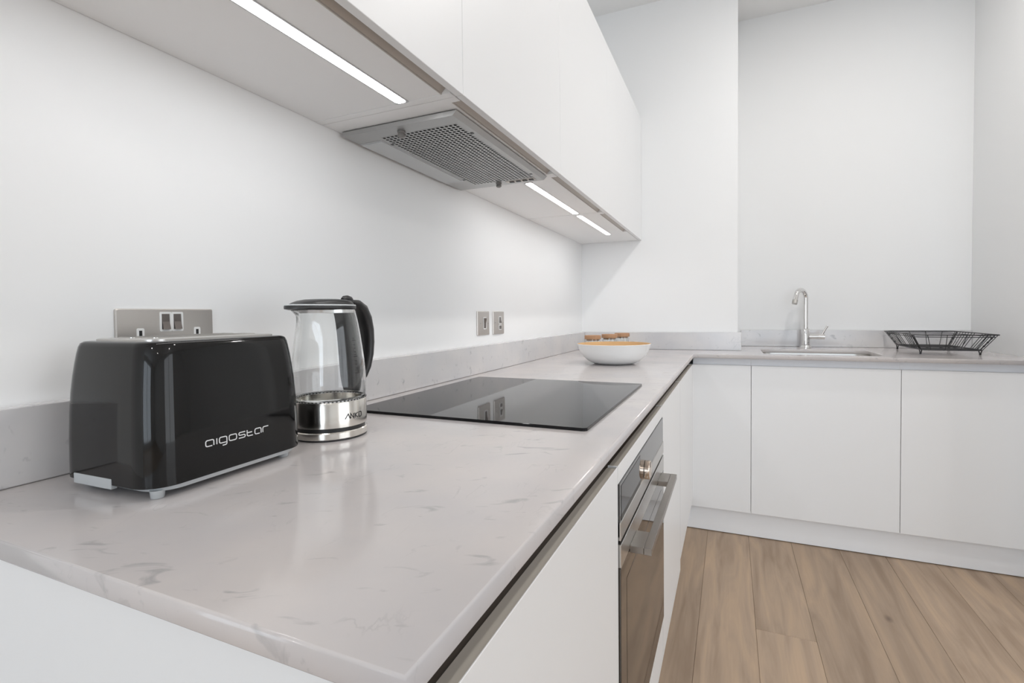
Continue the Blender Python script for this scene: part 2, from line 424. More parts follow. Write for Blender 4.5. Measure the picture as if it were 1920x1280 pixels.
tag(obj('plinth', bx(.6035, XR-.0015, YD+.0393, YD+.054, .0035, ZB-.001), PLINTH), 'white kickboard at the foot of the sink cabinets', 'kickboard')

# back run
backdoors = [(.6449, .9078, 'narrow white base cabinet in the inner corner, left of the sink'), (.9098, 1.4952, 'wide white base cabinet directly below the sink and tap'), (1.4972, XR-.0015, 'white base cabinet below the black dish rack')]
for i, (x0, x1, lab) in enumerate(backdoors):
    t = thing('base_cabinet', lab, 'cabinet', ((x0+x1)/2, YD+.2, 0))
    child('door', bx(x0 if i else .605, x1, YD, YD+.02, ZB, ZD-.0005, bev=.0009, seg=1), LACQ, t)
    top = CT-TH-.001 if i != 1 else .70
    child('carcass', bx(x0-.0005+(.001 if i == 0 else 0), x1+.0005-(.001 if i == 2 else 0), YD+.0215, (B-.003) if i == 0 else B2-.003, ZB, top-(0 if i == 1 else .06)), CARC, t)
    bm = bmesh.new(); n = 6
    prof = [(YD+.0215, ZD-.03), (YD+.0215, ZD-.004), (YD+.021, ZD-.001)] + [(YD+.021+.006*math.sin(PI/2*k/n)*1.0, ZD-.001 + .0335*k/n) for k in range(1, n+1)] + [(YD+.045, CT-TH-.0012), (YD+.045, ZD-.03)]
    x0r = .6447 if i == 0 else x0-.0008
    loft(bm, [[(x, y, z) for y, z in prof] for x in (x0r, x1+.0008)])
    child('grip_rail', bm, RAILW, t)

# ------------------------------------------------------------------ oven
ov = thing('built_in_oven', 'stainless steel built-in oven with black control glass and long square handle', 'oven', (D, (OY0+OY1)/2, OZ0))
child('body', bx(.06, D-.021, OY0+.01, OY1-.01, OZ0+.005, OZ1-.01), GAP, ov)
cp = child('control_panel', bx(D-.02, D+.002, OY0, OY1, .7225, OZ1, bev=.0008, seg=1), GLASSP, ov)
child('display', bx(D+.0019, D+.0026, OY0+.012, 1.045, .735, OZ1-.006), GLASSB, ov)
child('trim_strip', bx(D-.02, D+.0035, OY0, OY1, .7172, .7485, bev=.0008, seg=1), STEELB, ov)
dr = child('door', bx(D-.02, D+.004, OY0, OY1, .6705, .7108, bev=.0008, seg=1), STEELB, ov)
sub('glass', bx(D-.02, D+.0035, OY0, OY1, OZ0, .6700, bev=.0008, seg=1), GLASSO, dr, ov)
sub('inner_window', bx(D+.0034, D+.0039, OY0+.05, OY1-.05, OZ0+.07, .63), GLASSO, dr, ov)
hy0, hy1, hz0, hz1 = .914, 1.371, .664, .677
hb = sub('handle', bx(D+.029, D+.0435, hy0, hy1, hz0, hz1, bev=.0008, seg=1), STEELH, dr, ov)
for y0, y1 in ((hy0, hy0+.072), (hy1-.072, hy1)): sub('handle_bracket', bx(D+.004, D+.0288, y0, y1, hz0+.0003, hz1-.0003, bev=.0006, seg=1), STEELH, dr, ov)
bm = bmesh.new(); lathe(bm, [(.0195, 0), (.0205, .0006), (.0205, .0092), (.0193, .0108)], n=40, cap0=True, cap1=True)
bm.transform(Matrix.Translation((D+.0022, 1.112, .760)) @ Matrix.Rotation(PI/2, 4, 'Y'))
child('knob', bm, COPPER, ov, smooth=True)
child('knob_pointer', bx(D+.0132, D+.0136, 1.1112, 1.1128, .766, .778), GAP, ov)

# ------------------------------------------------------------------ hob
bm = bmesh.new(); HX0, HX1, HY0, HY1 = .074, .5905, .834, 1.428
for z0, i_ in ((0, 0),):
    r0 = rrect((HX0+HX1)/2, (HY0+HY1)/2, HX1-HX0, HY1-HY0, .008, 5)
    r1 = rrect((HX0+HX1)/2, (HY0+HY1)/2, HX1-HX0-.0016, HY1-HY0-.0016, .0075, 5)
    loft(bm, [[(x, y, CT+.0002) for x, y in r0], [(x, y, CT+.0048) for x, y in r0], [(x, y, CT+.0056) for x, y in r1]])
hob = obj('induction_hob', bm, GLASSB); tag(hob, 'flat black glass induction hob set on the worktop beyond the kettle', 'hob')

# ------------------------------------------------------------------ wall units
uy = [.20, .845, 1.4405, 2.062, B-.001]
ulab = ['white wall cabinet nearest the camera, with the longest light strip under it', 'white wall cabinet holding the grey cooker hood', 'white wall cabinet just beyond the cooker hood, with a light strip', 'white wall cabinet at the far wall, with the shortest light strip']
grooves = [(.22, .832), (.866, 1.424), (1.4445, 2.052), (2.073, 2.578)]
leds = [(.27, .8275), None, (1.487, 2.034), (2.071, 2.640)]
for i in range(4):
    y0, y1 = uy[i]+.0008, uy[i+1]-.0008
    t = thing('wall_cabinet', ulab[i], 'cabinet', (.17, (y0+y1)/2, Z1))
    bm = bmesh.new()
    g0, g1 = grooves[i]
    # side cheeks, top, back, underside (set up 1 mm, behind the groove)
    box(bm, .0008, .334, y0, y0+.018, Z1, Z2); box(bm, .0008, .334, y1-.018, y1, Z1, Z2)
    box(bm, .0008, .334, y0+.018, y1-.018, Z2-.018, Z2)
    if g0 - (y0+.018) > .0: box(bm, .314, .334, y0+.018, g0, Z1+.0004, Z1+.03)
    if (y1-.018) - g1 > .0: box(bm, .314, .334, g1, y1-.018, Z1+.0004, Z1+.03)
    child('carcass', bm, CARC, t)
    child('underside', bx(.0008, .3135, y0+.0185, y1-.0185, Z1+.001, Z1+.018), CARC, t)
    # grip rail: concave groove seen from below
    n = 8; bm = bmesh.new()
    pr = [(.3140, Z1+.0002), (.3160, Z1+.0002)] + [(.3160 + .0198*k/n, Z1 + .013*math.sin(PI*(.12+.88*k/n)*.62)) for k in range(n+1)] + [(.3358, Z1+.034), (.3140, Z1+.034)]
    loft(bm, [[(x, y, z) for x, z in pr] for y in (g0, g1)]); child('grip_rail', bm, RAIL, t)
    child('door', bx(.3362, UX, y0-.0005, y1+.0005, Z1, Z2, bev=.0011, seg=2), LACQ, t)
    if leds[i]:
        a, b = leds[i]
        fr = bmesh.new(); o_ = rrect(.2270, (a+b)/2, .0285, b-a, .0035, 4); i_ = rrect(.2270, (a+b)/2, .0235, b-a-.005, .0085, 4)
        zb = Z1+.0009
        loft(fr, [[(x, y, zb) for x, y in o_], [(x, y, zb-.0012) for x, y in o_], [(x, y, zb-.0012) for x, y in i_], [(x, y, zb+.0) for x, y in i_]], cap0=False, cap1=False)
        p = child('light_strip', fr, GREYM, t)
        d = bmesh.new(); i2 = rrect(.2262, (a+b)/2, .0215, b-a-.006, .0082, 5)
        loft(d, [[(x, y, zb) for x, y in i2], [(x, y, zb-.0010) for x, y in i2]])
        sub('diffuser', d, LED, p, t)

# ------------------------------------------------------------------ cooker hood
hd = thing('cooker_hood', 'grey metal cooker hood with perforated filter set under the wall cabinets', 'cooker hood', (.155, 1.167, 1.5105))
hx0, hx1, hy0_, hy1_, hz = .012, .2985, .8955, 1.437, 1.5105
fx0, fx1, fy0, fy1 = .086, .283, .937, 1.392
bm = bmesh.new()
# tray: bottom ring around the filter opening + bevelled sides
outer = [(hx0, hy0_), (hx1, hy0_), (hx1, hy1_), (hx0, hy1_)]; top = [(hx0, hy0_-.001), (hx1+.009, hy0_-.001), (hx1+.009, hy1_+.003), (hx0, hy1_+.003)]
inner = [(fx0, fy0), (fx1, fy0), (fx1, fy1), (fx0, fy1)]
loft(bm, [[(x, y, Z1-.0014) for x, y in top], [(x, y, hz) for x, y in outer], [(x, y, hz) for x, y in inner], [(x, y, hz+.006) for x, y in inner]], cap0=False, cap1=False)
child('housing', bm, HOODM, hd)
child('top_shadow_strip', bx(hx0, hx1+.006, hy0_+.001, hy1_, Z1-.0016, Z1-.0001), HOLE, hd)  # dark strip standing in for the shade between hood and cabinet
# filter plate with real holes
bm = bmesh.new(); nx, ny = 18, 40; sx, sy = (fx1-fx0)/nx, (fy1-fy0)/ny
V = {}
def gv(x, y):
    k = (round(x, 6), round(y, 6))
    if k not in V: V[k] = bm.verts.new((x, y, hz-.0003))
    return V[k]
for i in range(nx):
    for j in range(ny):
        cx, cy = fx0+(i+.5)*sx, fy0+(j+.5)*sy; ring = []; outer_ = []
        r = .0043
        for k in range(8):
            a = 2*PI*k/8 + PI/4
            ring.append(bm.verts.new((cx + r*math.cos(a), cy + r*math.sin(a), hz-.0003)))
            dx, dy = math.cos(a), math.sin(a); s = max(abs(dx), abs(dy))
            outer_.append(gv(cx + dx/s*sx/2, cy + dy/s*sy/2))
        up = [bm.verts.new((v.co.x, v.co.y, hz+.0006)) for v in ring]
        for k in range(8):
            kk = (k+1) % 8
            bm.faces.new((outer_[k], outer_[kk], ring[kk], ring[k])); bm.faces.new((ring[k], ring[kk], up[kk], up[k]))
flt = child('filter', bm, HOODM, hd)
child('filter_backing', bx(fx0, fx1, fy0, fy1, hz+.004, hz+.007), HOLE, hd)
for kx, ky in ((.1508, .9255), (.1616, 1.409)):
    b2 = bmesh.new(); lathe(b2, [(.009, 0), (.009, -.003), (.007, -.004), (.0085, -.008), (.0085, -.0105), (.005, -.013), (.002, -.0135)], (kx, ky, hz-.0004), 20, cap0=True, cap1=True)
    child('filter_latch', b2, mat('latch_grey', (.26, .25, .24), .4, .4), hd, smooth=True)
child('lamp_cover', bx(.014, .074, .957, 1.335, hz-.0022, hz-.0002, bev=.0008, seg=1), LENS, hd)
child('lamp_cover_frame', bx(.0125, .078, .950, 1.342, hz-.0006, hz+.002), GREYM, hd)
child('control_strip', bx(.188, .281, 1.4, 1.420, hz-.0012, hz+.001), RAIL, hd)
for k in range(4):
    b2 = bx(.199+.021*k, .213+.021*k, 1.405, 1.415, hz-.0034, hz-.0012, bev=.0008, seg=1); child('push_button', b2, MATB, hd)
for kx, ky, kl in ((.082, .985, .006), (.0835, 1.33, .006), (.2875, 1.0, .008), (.2875, 1.36, .008)):
    child('rivet', bx(kx-.0035, kx+.0035, ky-kl/2, ky+kl/2, hz-.0008, hz), MATB, hd)

# ------------------------------------------------------------------ sockets and switches on the left wall
def plate(t, y0, y1, z0, z1, th=.0045):
    cy, cz = (y0+y1)/2, (z0+z1)/2; bm = bmesh.new()
    o = rrect(cy, cz, y1-y0, z1-z0, .003, 4); i_ = rrect(cy, cz, y1-y0-.003, z1-z0-.003, .002, 4)
    loft(bm, [[(.0002, a, b) for a, b in o], [(th-.0012, a, b) for a, b in o], [(th, a, b) for a, b in i_]]); return child('plate', bm, NICKEL, t)
def rocker(t, cy, cz, w_, h, flip=1, fr=True, name='rocker', m=None, th=.0045):
    if fr:
        bm = bmesh.new(); o = rrect(cy, cz, w_+.007, h+.007, .002, 3); i_ = rrect(cy, cz, w_+.0015, h+.0015, .001, 3)
        loft(bm, [[(th, a, b) for a, b in o], [(th+.0012, a, b) for a, b in o], [(th+.0012, a, b) for a, b in i_], [(th-.0003, a, b) for a, b in i_]], cap0=False); child('switch_frame', bm, WPL, t)
    bm = bmesh.new(); y0, y1 = cy-w_/2, cy+w_/2; z0, z1 = cz-h/2, cz+h/2; a, b = (.0005, .0045) if flip > 0 else (.0045, .0005)
    vs = [(th-.0002, y0, z0), (th-.0002, y1, z0), (th-.0002, y1, z1), (th-.0002, y0, z1)]
    mid = [(th+b, z0), (th+.0014, cz), (th+a, z1)]
    prof = [(th-.0002, z0)] + mid + [(th-.0002, z1)]
    loft(bm, [[(x, y, z) for x, z in prof] for y in (y0, y1)])
    child(name, bm, m or SWM, t)
def screw(t, y, z, th=.0045):
    bm = bmesh.new(); lathe(bm, [(.0032, 0), (.0032, .0006), (.002, .001)], n=16, cap0=True, cap1=True); bm.transform(Matrix.Translation((th-.0003, y, z)) @ Matrix.Rotation(PI/2, 4, 'Y'))
    child('screw', bm, STEEL, t)
    bm = bx(th+.0006, th+.001, y-.0024, y+.0024, z-.0004, z+.0004); child('screw_slot', bm, SLOT, t)
sk = thing('double_socket', 'brushed nickel double plug socket with two switches behind the toaster', 'socket', (.002, .505, 1.075))
plate(sk, .4305, .5785, 1.0325, 1.1185)
rocker(sk, .5000, 1.0985, .011, .0235); rocker(sk, .5180, 1.0985, .011, .0235)
for cy in (.4630, .5500):
    for dy, dz, w_, h, hw, hh in ((0, 0, .0105, .0150, .0042, .0080), (-.011, -.022, .0125, .0105, .0065, .0042), (.011, -.022, .0125, .0105, .0065, .0042)):
        bm = bmesh.new(); z = 1.0815+dz
        loft(bm, [[(.0044, a, b) for a, b in rrect(cy+dy, z, w_, h, .002, 3)], [(.0052, a, b) for a, b in rrect(cy+dy, z, w_, h, .002, 3)]]); child('pin_insert', bm, WPL, sk)
        child('pin_slot', bx(.0051, .0055, cy+dy-hw/2, cy+dy+hw/2, z-hh/2, z+hh/2), SLOT, sk)
screw(sk, .4465, 1.0735); screw(sk, .5660, 1.0735)
s2 = thing('cooker_switch', 'small nickel switch plate on the left wall, nearer of the pair above the hob', 'switch', (.002, 1.602, 1.074))
plate(s2, 1.556, 1.650, 1.0315, 1.1175); rocker(s2, 1.612, 1.0745, .016, .036, flip=-1)
screw(s2, 1.578, 1.0745); screw(s2, 1.640, 1.0745)
s3 = thing('fused_switch', 'small nickel switch plate with a square fuse holder, farther of the pair above the hob', 'switch', (.002, 1.732, 1.074))
plate(s3, 1.683, 1.780, 1.0305, 1.1175); rocker(s3, 1.742, 1.084, .015, .022)
bm = bx(.0044, .0056, 1.730, 1.754, 1.047, 1.066, bev=.0005, seg=1); child('fuse_surround', bm, WPL, s3)
child('fuse_holder', bx(.0055, .0066, 1.7335, 1.7505, 1.050, 1.063), SWM, s3)
screw(s3, 1.700, 1.0745); screw(s3, 1.770, 1.0745)

# ------------------------------------------------------------------ toaster
TC = Vector((.1492, .4450, CT)); TW, TL, TR = .1765, .225, .033
to = thing('toaster', 'glossy black long toaster with silver lettering and a steel top', 'toaster', TC, rz=math.radians(1.2))
def tring(z, inset, r=TR):
    return [(x, y, z) for x, y in rrect(0, 0, TW-2*inset, TL-2*inset, max(r-inset*.3, .004), 10)]
prof = [(.0135, .0035), (.0135, .0), (.030, 0), (.060, .0003), (.090, .0012), (.115, .0026), (.135, .0044), (.150, .0062), (.162, .0079), (.1700, .0094), (.1742, .0110), (.1764, .0140), (.1769, .0185)]
bm = bmesh.new(); loft(bm, [tring(z, i_) for z, i_ in prof], cap0=True, cap1=True)
obj('body', bm, BLACKP, to, smooth=True, sharp=.9)
bm = bmesh.new(); loft(bm, [[(x, y*.93, z) for x, y, z in tring(.0070, .006)], [(x, y*.94, z) for x, y, z in tring(.0080, .003)], [(x, y*.94, z) for x, y, z in tring(.0134, .0008)]]); obj('base_skirt', bm, GREYP, to, smooth=True)
bm = bmesh.new()
tp = [(x, y) for x, y in rrect(0, 0, TW-.060, TL-.046, .018, 8)]; tp2 = [(x, y) for x, y in rrect(0, 0, TW-.064, TL-.050, .016, 8)]
loft(bm, [[(x, y, .1763) for x, y in tp], [(x, y, .1788) for x, y in tp], [(x, y, .1795) for x, y in tp2]]); obj('top_plate', bm, STEEL, to, smooth=True)
for sx_ in (-.022, .022):
    obj('bread_slot', bx(sx_-.011, sx_+.011, -.068, .068, .1794, .1799), SLOT, to)
    bm = bmesh.new()
    o = rrect(sx_, 0, .028, .142, .004, 4); i_ = rrect(sx_, 0, .023, .137, .003, 4)
    loft(bm, [[(x, y, .1794) for x, y in o], [(x, y, .1806) for x, y in o], [(x, y, .1806) for x, y in i_], [(x, y, .1794) for x, y in i_]], cap0=False, cap1=False); obj('slot_rim', bm, STEEL, to)
for fx, fy in ((.071, -.095), (.071, .082), (-.060, -.092), (-.060, .082)):
    bm = bmesh.new(); lathe(bm, [(.0062, .0002), (.0068, .001), (.0076, .0095)], (fx, fy, 0), 20, cap0=True, cap1=True); obj('foot', bm, GREYP, to, smooth=True)
bm = bx(-.053, .019, -TL/2-.0009, -TL/2+.006, .0085, .0205, bev=.0008, seg=2); obj('crumb_tray', bm, GREYP, to)
bm = bx(-.030, .000, -TL/2+.004, -TL/2+.03, .006, .0088); obj('cord_hook', bm, GREYP, to)
# lettering: drawn letter by letter as rounded strokes
def arc(cx, cy, r, a0, a1, n=3): return [(cx + r*math.cos(math.radians(a0+(a1-a0)*k/n)), cy + r*math.sin(math.radians(a0+(a1-a0)*k/n))) for k in range(n+1)]
def letters():
    r = .28; out = []; x = 0
    def a(x, w_=1.35):   # open 'a': left bowl, flat base, right stem
        return [[(x+w_, 0), (x+w_, 1-r)] + arc(x+w_-r, 1-r, r, 0, 90) + [(x+r, 1)] + arc(x+r, 1-r, r, 90, 180) + arc(x+r, r, r, 180, 270) + [(x+w_-.28, 0)]]
    def o(x, w_=1.35):
        return [arc(x+r, r, r, 180, 270) + arc(x+w_-r, r, r, 270, 360) + arc(x+w_-r, 1-r, r, 0, 90) + arc(x+r, 1-r, r, 90, 180) + [(x, r)]]
    out += a(0); x = 1.35+.5
    out += [[(x, 0), (x, 1)]]; x += .45
    w_ = 1.3
    out += [[(x+w_, .1), (x+w_, 1-r)] + arc(x+w_-r, 1-r, r, 0, 90) + arc(x+r, 1-r, r, 90, 180) + arc(x+r, r, r, 180, 270) + [(x+w_-.1, 0)], [(x+w_, .1), (x+w_, -.45+r)] + arc(x+w_-r, -.45+r, r, 360, 270) + [(x+.55, -.45)]]; x += w_+.42
    out += o(x); x += 1.35+.42
    w_ = 1.2; h = .25
    out += [[(x+w_, 1)] + arc(x+h, .75, h, 90, 270, 5) + arc(x+w_-h, .25, h, 90, -90, 5) + [(x, 0)]]; x += w_+.38
    w_ = 1.1
    out += [[(x, 1.12), (x, r)] + arc(x+r, r, r, 180, 270) + [(x+w_, 0)], [(x, .62), (x+w_-.15, .62)]]; x += w_+.42
    out += a(x, 1.25); x += 1.25+.36
    out += [[(x, 0), (x, 1-r)] + arc(x+r, 1-r, r, 180, 90) + [(x+1.15, 1)]]; x += 1.15
    return out, x
pl, tot = letters(); LW = .0905; sc = LW/tot; ay = -.0485
bm = strokes(bmesh.new(), [[(u*sc, v*sc*.92) for u, v in p] for p in pl], .00125, lambda u, v, h: (TW/2 - .0004 + .0003 + h, ay + u, .0478 + v))
obj('lettering', bm, PRINT, to)

# ------------------------------------------------------------------ kettle
KC = Vector((.182, .661, CT)); kt = thing('glass_kettle', 'glass kettle with a steel band, black lid and black handle beside the toaster', 'kettle', KC)
bm = bmesh.new(); lathe(bm, [(.058, .0002), (.0605, .0006), (.0605, .0030)], n=64, cap0=True, cap1=True); obj('rubber_foot', bm, MATB, kt, smooth=True)
bm = bmesh.new(); lathe(bm, [(.0612, .0031), (.0618, .0040), (.0615, .0130), (.0600, .0145)], n=64, cap0=True, cap1=True); obj('power_base', bm, KSTEEL, kt, smooth=True)
bm = bmesh.new(); lathe(bm, [(.0580, .0146), (.0580, .0205)], n=64, cap0=True, cap1=True); obj('base_gap', bm, MATB, kt, smooth=True)
bm = bmesh.new(); lathe(bm, [(.0600, .0206), (.0612, .0215), (.0612, .0620), (.0606, .0632), (.0588, .0632), (.0588, .0500), (.0, .0485)], n=72, cap0=True); obj('steel_band', bm, KSTEEL, kt, smooth=True)
# toothed ring just above the band
bm = bmesh.new(); lathe(bm, [(.0604, .0633), (.0604, .0652), (.0590, .0652)], n=72); obj('rim_seal', bm, GREYM, kt, smooth=True)
for k in range(60):
    a = 2*PI*k/60
    if k == 0:
        bm = bx(-.0004, .0004, -.0014, .0014, -.0008, .0008); tm = bpy.data.meshes.new('rim_tooth'); bm.to_mesh(tm); bm.free(); tm.materials.append(SLOT)
    o = bpy.data.objects.new('rim_tooth', tm); S.collection.objects.link(o); o.parent = kt
    o.location = (.0606*math.cos(a), .0606*math.sin(a), .0643); o.rotation_euler = (0, 0, a)
gp = [(.0572, .0653), (.0596, .0672), (.0606, .078), (.0610, .092), (.0604, .110), (.0588, .130), (.0566, .150), (.0540, .170), (.0510, .190), (.0478, .205), (.0452, .2145)]
SPD = math.radians(-93)    # spout azimuth
def kring(r, z, spout=0):
    pts = []
    for i in range(72):
        a = 2*PI*i/72; d = (a - SPD + PI) % (2*PI) - PI
        rr = r + spout*math.exp(-(d/.42)**2); pts.append((rr*math.cos(a), rr*math.sin(a), z))
    return pts
sp = [0]*8 + [.003, .012, .027]
th = .0024
outer = [kring(r, z, s) for (r, z), s in zip(gp, sp)]; inner = [kring(r-th, z+(.003 if k == 0 else 0), s) for k, ((r, z), s) in enumerate(zip(gp, sp))]
bm = bmesh.new(); loft(bm, outer + inner[::-1], cap0=False, cap1=False)
vb = [v for v in bm.verts]
# close the bottom rim
ro = [v for v in bm.verts if abs(v.co.z-gp[0][1]) < 1e-5]; ri = [v for v in bm.verts if abs(v.co.z-gp[0][1]-.003) < 1e-5 and math.hypot(v.co.x, v.co.y) < gp[0][0]-th+1e-4]
for i in range(72): bm.faces.new((ro[i], ri[i], ri[(i+1) % 72], ro[(i+1) % 72]))
obj('glass_jug', bm, KGLASS, kt, smooth=True)
# steel collar just under the lid
bm = bmesh.new(); loft(bm, [kring(.0456, .2095, .012), kring(.0448, .2155, .0215), kring(.0428, .2155, .020), kring(.0436, .2095, .010)], cap0=False, cap1=False)
obj('neck_collar', bm, mat('clear_neck', (.85, .85, .84), .15, .7), kt, smooth=True)
# lid
def lring(r, z, s, b=0):
    pts = []
    for i in range(72):
        a = 2*PI*i/72; d = (a - SPD + PI) % (2*PI) - PI; e = (a - SPD) % (2*PI) - PI
        rr = r + s*math.exp(-(d/.55)**2) + b*math.exp(-(e/.5)**2); pts.append((rr*math.cos(a), rr*math.sin(a), z))
    return pts
bm = bmesh.new(); loft(bm, [lring(.0440, .2146, .030), lring(.0462, .2162, .036, .004), lring(.0464, .2205, .036, .004), lring(.0452, .2228, .034, .003), lring(.0435, .2236, .031), lring(.0420, .2268, .026), lring(.0385, .2300, .019), lring(.0320, .2322, .012), lring(.018, .2334, .004)])
lid = obj('lid', bm, MATB, kt, smooth=True, sharp=1.2)
bm = bmesh.new(); loft(bm, [lring(.0460, .2214, .0355, .0035), lring(.0466, .2218, .0355, .0035), lring(.0457, .2236, .0338, .003), lring(.0446, .2236, .0330, .002)], cap0=False, cap1=False); obj('lid_ring', bm, GREYP, lid, smooth=True)
# handle
HA = math.radians(92)
hd_ = Vector((math.cos(HA), math.sin(HA), 0)); ht = Vector((-hd_.y, hd_.x, 0))
def hpt(r, z): return hd_*r + Vector((0, 0, z))
bm = bmesh.new()
path = [(.034, .2285), (.050, .2290), (.068, .2265), (.084, .2170), (.0955, .2000), (.1025, .1780), (.1040, .1540), (.1020, .1320), (.0950, .1090), (.0840, .0920), (.0690, .0840)]
wid = [.014, .0155, .0165, .0165, .016, .015, .0145, .014, .0135, .0130, .012]; thk = [.003, .0045, .008, .0105, .0105, .0095, .009, .0085, .0075, .006, .005]
rings = []
for i, (r, z) in enumerate(path):
    a = Vector(path[max(i-1, 0)]); b_ = Vector(path[min(i+1, len(path)-1)]); tn = (b_-a).normalized(); nn = Vector((-tn.y, tn.x))
    ring = []
    for k in range(16):
        q = 2*PI*k/16; c_, s_ = math.cos(q), math.sin(q); c_ = math.copysign(abs(c_)**.7, c_); s_ = math.copysign(abs(s_)**.7, s_)
        p = Vector((r, z)) + nn*thk[i]*s_; ring.append(tuple(hpt(p.x, p.y) + ht*wid[i]*c_))
    rings.append(ring)
loft(bm, rings); hdl = obj('handle', bm, MATB, kt, smooth=True, sharp=1.2)
# handle backing plate that hugs the glass
bm = bmesh.new(); ga = 10
def plate_ring(rr, z, half, off):
    return [(( rr+off)*math.cos(HA+half*(2*k/ga-1)), (rr+off)*math.sin(HA+half*(2*k/ga-1)), z) for k in range(ga+1)]
rows_i, rows_o = [], []
for (r, z), hf in zip(gp[1:], [.30, .36, .40, .42, .43, .44, .45, .47, .50, .54]):
    rows_i.append(plate_ring(r, z, hf, .0006)); rows_o.append(plate_ring(r, z, hf, .0042))
loft(bm, [a + b_[::-1] for a, b_ in zip(rows_i, rows_o)])
obj('handle_plate', bm, mat('handle_plate_black', (.035, .035, .036), .4), kt, smooth=True)
bm = bmesh.new(); tube(bm, [hpt(.038, .2330), hpt(.042, .2352), hpt(.050, .2358), hpt(.058, .2345), hpt(.062, .2320)], [.004, .0055, .0060, .0055, .004], 14)
bm.transform(Matrix.Identity(4)); obj('lid_button', bm, MATB, kt, smooth=True)
# level marks printed on the glass at the handle side, facing the camera
MK = math.radians(0)
def onglass(u, v, h):
    z = v; r = None
    for (r0, z0), (r1, z1) in zip(gp, gp[1:]):
        if z0 <= z <= z1: r = r0 + (r1-r0)*(z-z0)/(z1-z0)
    a = MK + u/.058; return ((r+.0002+h)*math.cos(a), (r+.0002+h)*math.sin(a), z)
mk = []
for z in (.109, .136, .163): mk += [[(-.004, z), (.004, z)], [(-.002, z+.0035), (.002, z+.0035)]]
for z in (.117, .123, .129, .144, .150, .156): mk.append([(-.0015, z), (.0015, z)])
obj('level_marks', strokes(bmesh.new(), mk, .0006, onglass), PRINTB, kt)
def logo():
    return [[(0, 0), (.75, 1), (1.2, 0)], [(1.35, 0), (1.35, 1), (2.15, 0), (2.15, 1)][0:4], [(2.55, 0), (2.55, 1)], [(3.3, 1), (2.62, .5), (3.35, 0)],
            [(3.75, 0), (3.75, 1), (4.35, 1), (4.6, .8), (4.6, .2), (4.35, 0), (3.75, 0)]]
LA = math.radians(-24)
def onband(u, v, h):
    a = LA + u/.0612; return ((.0613+h)*math.cos(a), (.0613+h)*math.sin(a), v)
k_ = .0081
obj('lettering', strokes(bmesh.new(), [[(u*k_*.92, .0345 + v*k_) for u, v in p] for p in logo()], .0014, onband), PRINTB, kt)

# ------------------------------------------------------------------ bowl and jars
bo = thing('fruit_bowl', 'wide white bowl with a pale wooden inside near the far corner', 'bowl', (.380, 2.035, CT))
bm = bmesh.new(); lathe(bm, [(.070, .0005), (.078, .002), (.100, .010), (.122, .028), (.138, .052), (.147, .079), (.1485, .081), (.1475, .082)], n=64, cap0=True); obj('shell', bm, BOWLW, bo, smooth=True)
bm = bmesh.new(); lathe(bm, [(.1475, .082), (.1445, .0815), (.135, .052), (.119, .030), (.098, .0135), (.07, .006), (.0, .0045)], n=64); obj('inner_lining', bm, BOWLI, bo, smooth=True)
jl = ['glass storage jar with a round wooden lid, left one behind the bowl', 'glass storage jar with a round wooden lid, middle one behind the bowl', 'glass storage jar with a round wooden lid, right one behind the bowl']
for (x, y), lab in zip([(.205, 2.375), (.254, 2.520), (.287, 2.675)], jl):
    t = thing('storage_jar', lab, 'jar', (x, y, CT), 'wooden-lidded jars behind the bowl')
    bm = bmesh.new(); lathe(bm, [(.030, .0005), (.0345, .003), (.035, .010), (.035, .070), (.034, .0810), (.0318, .0810), (.0328, .070), (.0328, .010), (.031, .006), (.0, .005)], n=40, cap0=True); obj('glass_body', bm, JGLASS, t, smooth=True)
    bm = bmesh.new(); lathe(bm, [(.0312, .074), (.0312, .0812), (.0385, .0814), (.0395, .0824), (.0395, .0985), (.0385, .1000), (.0, .1003)], n=40, cap0=True); obj('lid', bm, CORK, t, smooth=True)

# ------------------------------------------------------------------ sink and tap
sk_ = thing('sink', 'steel undermounted sink bowl with rounded corners cut into the worktop', 'sink', ((SX0+SX1)/2, (SY0+SY1)/2, CT-.17))
cx, cy = (SX0+SX1)/2, (SY0+SY1)/2; sw, sd = SX1-SX0, SY1-SY0
bm = bmesh.new()
def sr(z, g, r): return [(x, y, z) for x, y in rrect(cx, cy, sw+g, sd+g, r, 8)]
zt = CT-TH-.0008
loft(bm, [sr(zt, .04, .07), sr(zt, .004, .057), sr(zt-.01, .002, .056), sr(.745, -.006, .055), sr(.728, -.020, .050), sr(.722, -.06, .035), sr(.720, -.075, .03)], cap0=False, cap1=True)
child('bowl', bm, STEEL, sk_, smooth=True)
bm = bmesh.new(); lathe(bm, [(.044, .7205), (.042, .7225), (.034, .7222), (.030, .7215), (.012, .7222), (.0, .7228)], (cx, cy+.03, 0), 32); child('drain', bm, CHROME, sk_, smooth=True)
tpx, tpy = 1.204, 3.225
tp_ = thing('kitchen_tap', 'chrome swan-neck kitchen tap with a side lever behind the sink', 'tap', (tpx, tpy, CT))
bm = bmesh.new(); lathe(bm, [(.031, .0003), (.031, .003), (.026, .010), (.0225, .016)], n=32, cap0=True, cap1=True); obj('base', bm, CHROME, tp_, smooth=True)
bm = bmesh.new(); lathe(bm, [(.0215, .0160), (.0215, .100), (.0195, .106), (.0140, .109)], n=32, cap0=True, cap1=True); obj('body', bm, CHROME, tp_, smooth=True)
sd_ = Vector((-.62, -.78, 0)).normalized(); R0 = .044; zc_ = .279
pts = [(0, 0, .105), (0, 0, .18), (0, 0, .24)]
for k in range(15):
    a = PI*k/14*.93; pts.append(tuple(sd_*(R0 - R0*math.cos(a)) + Vector((0, 0, zc_ + R0*math.sin(a)))))
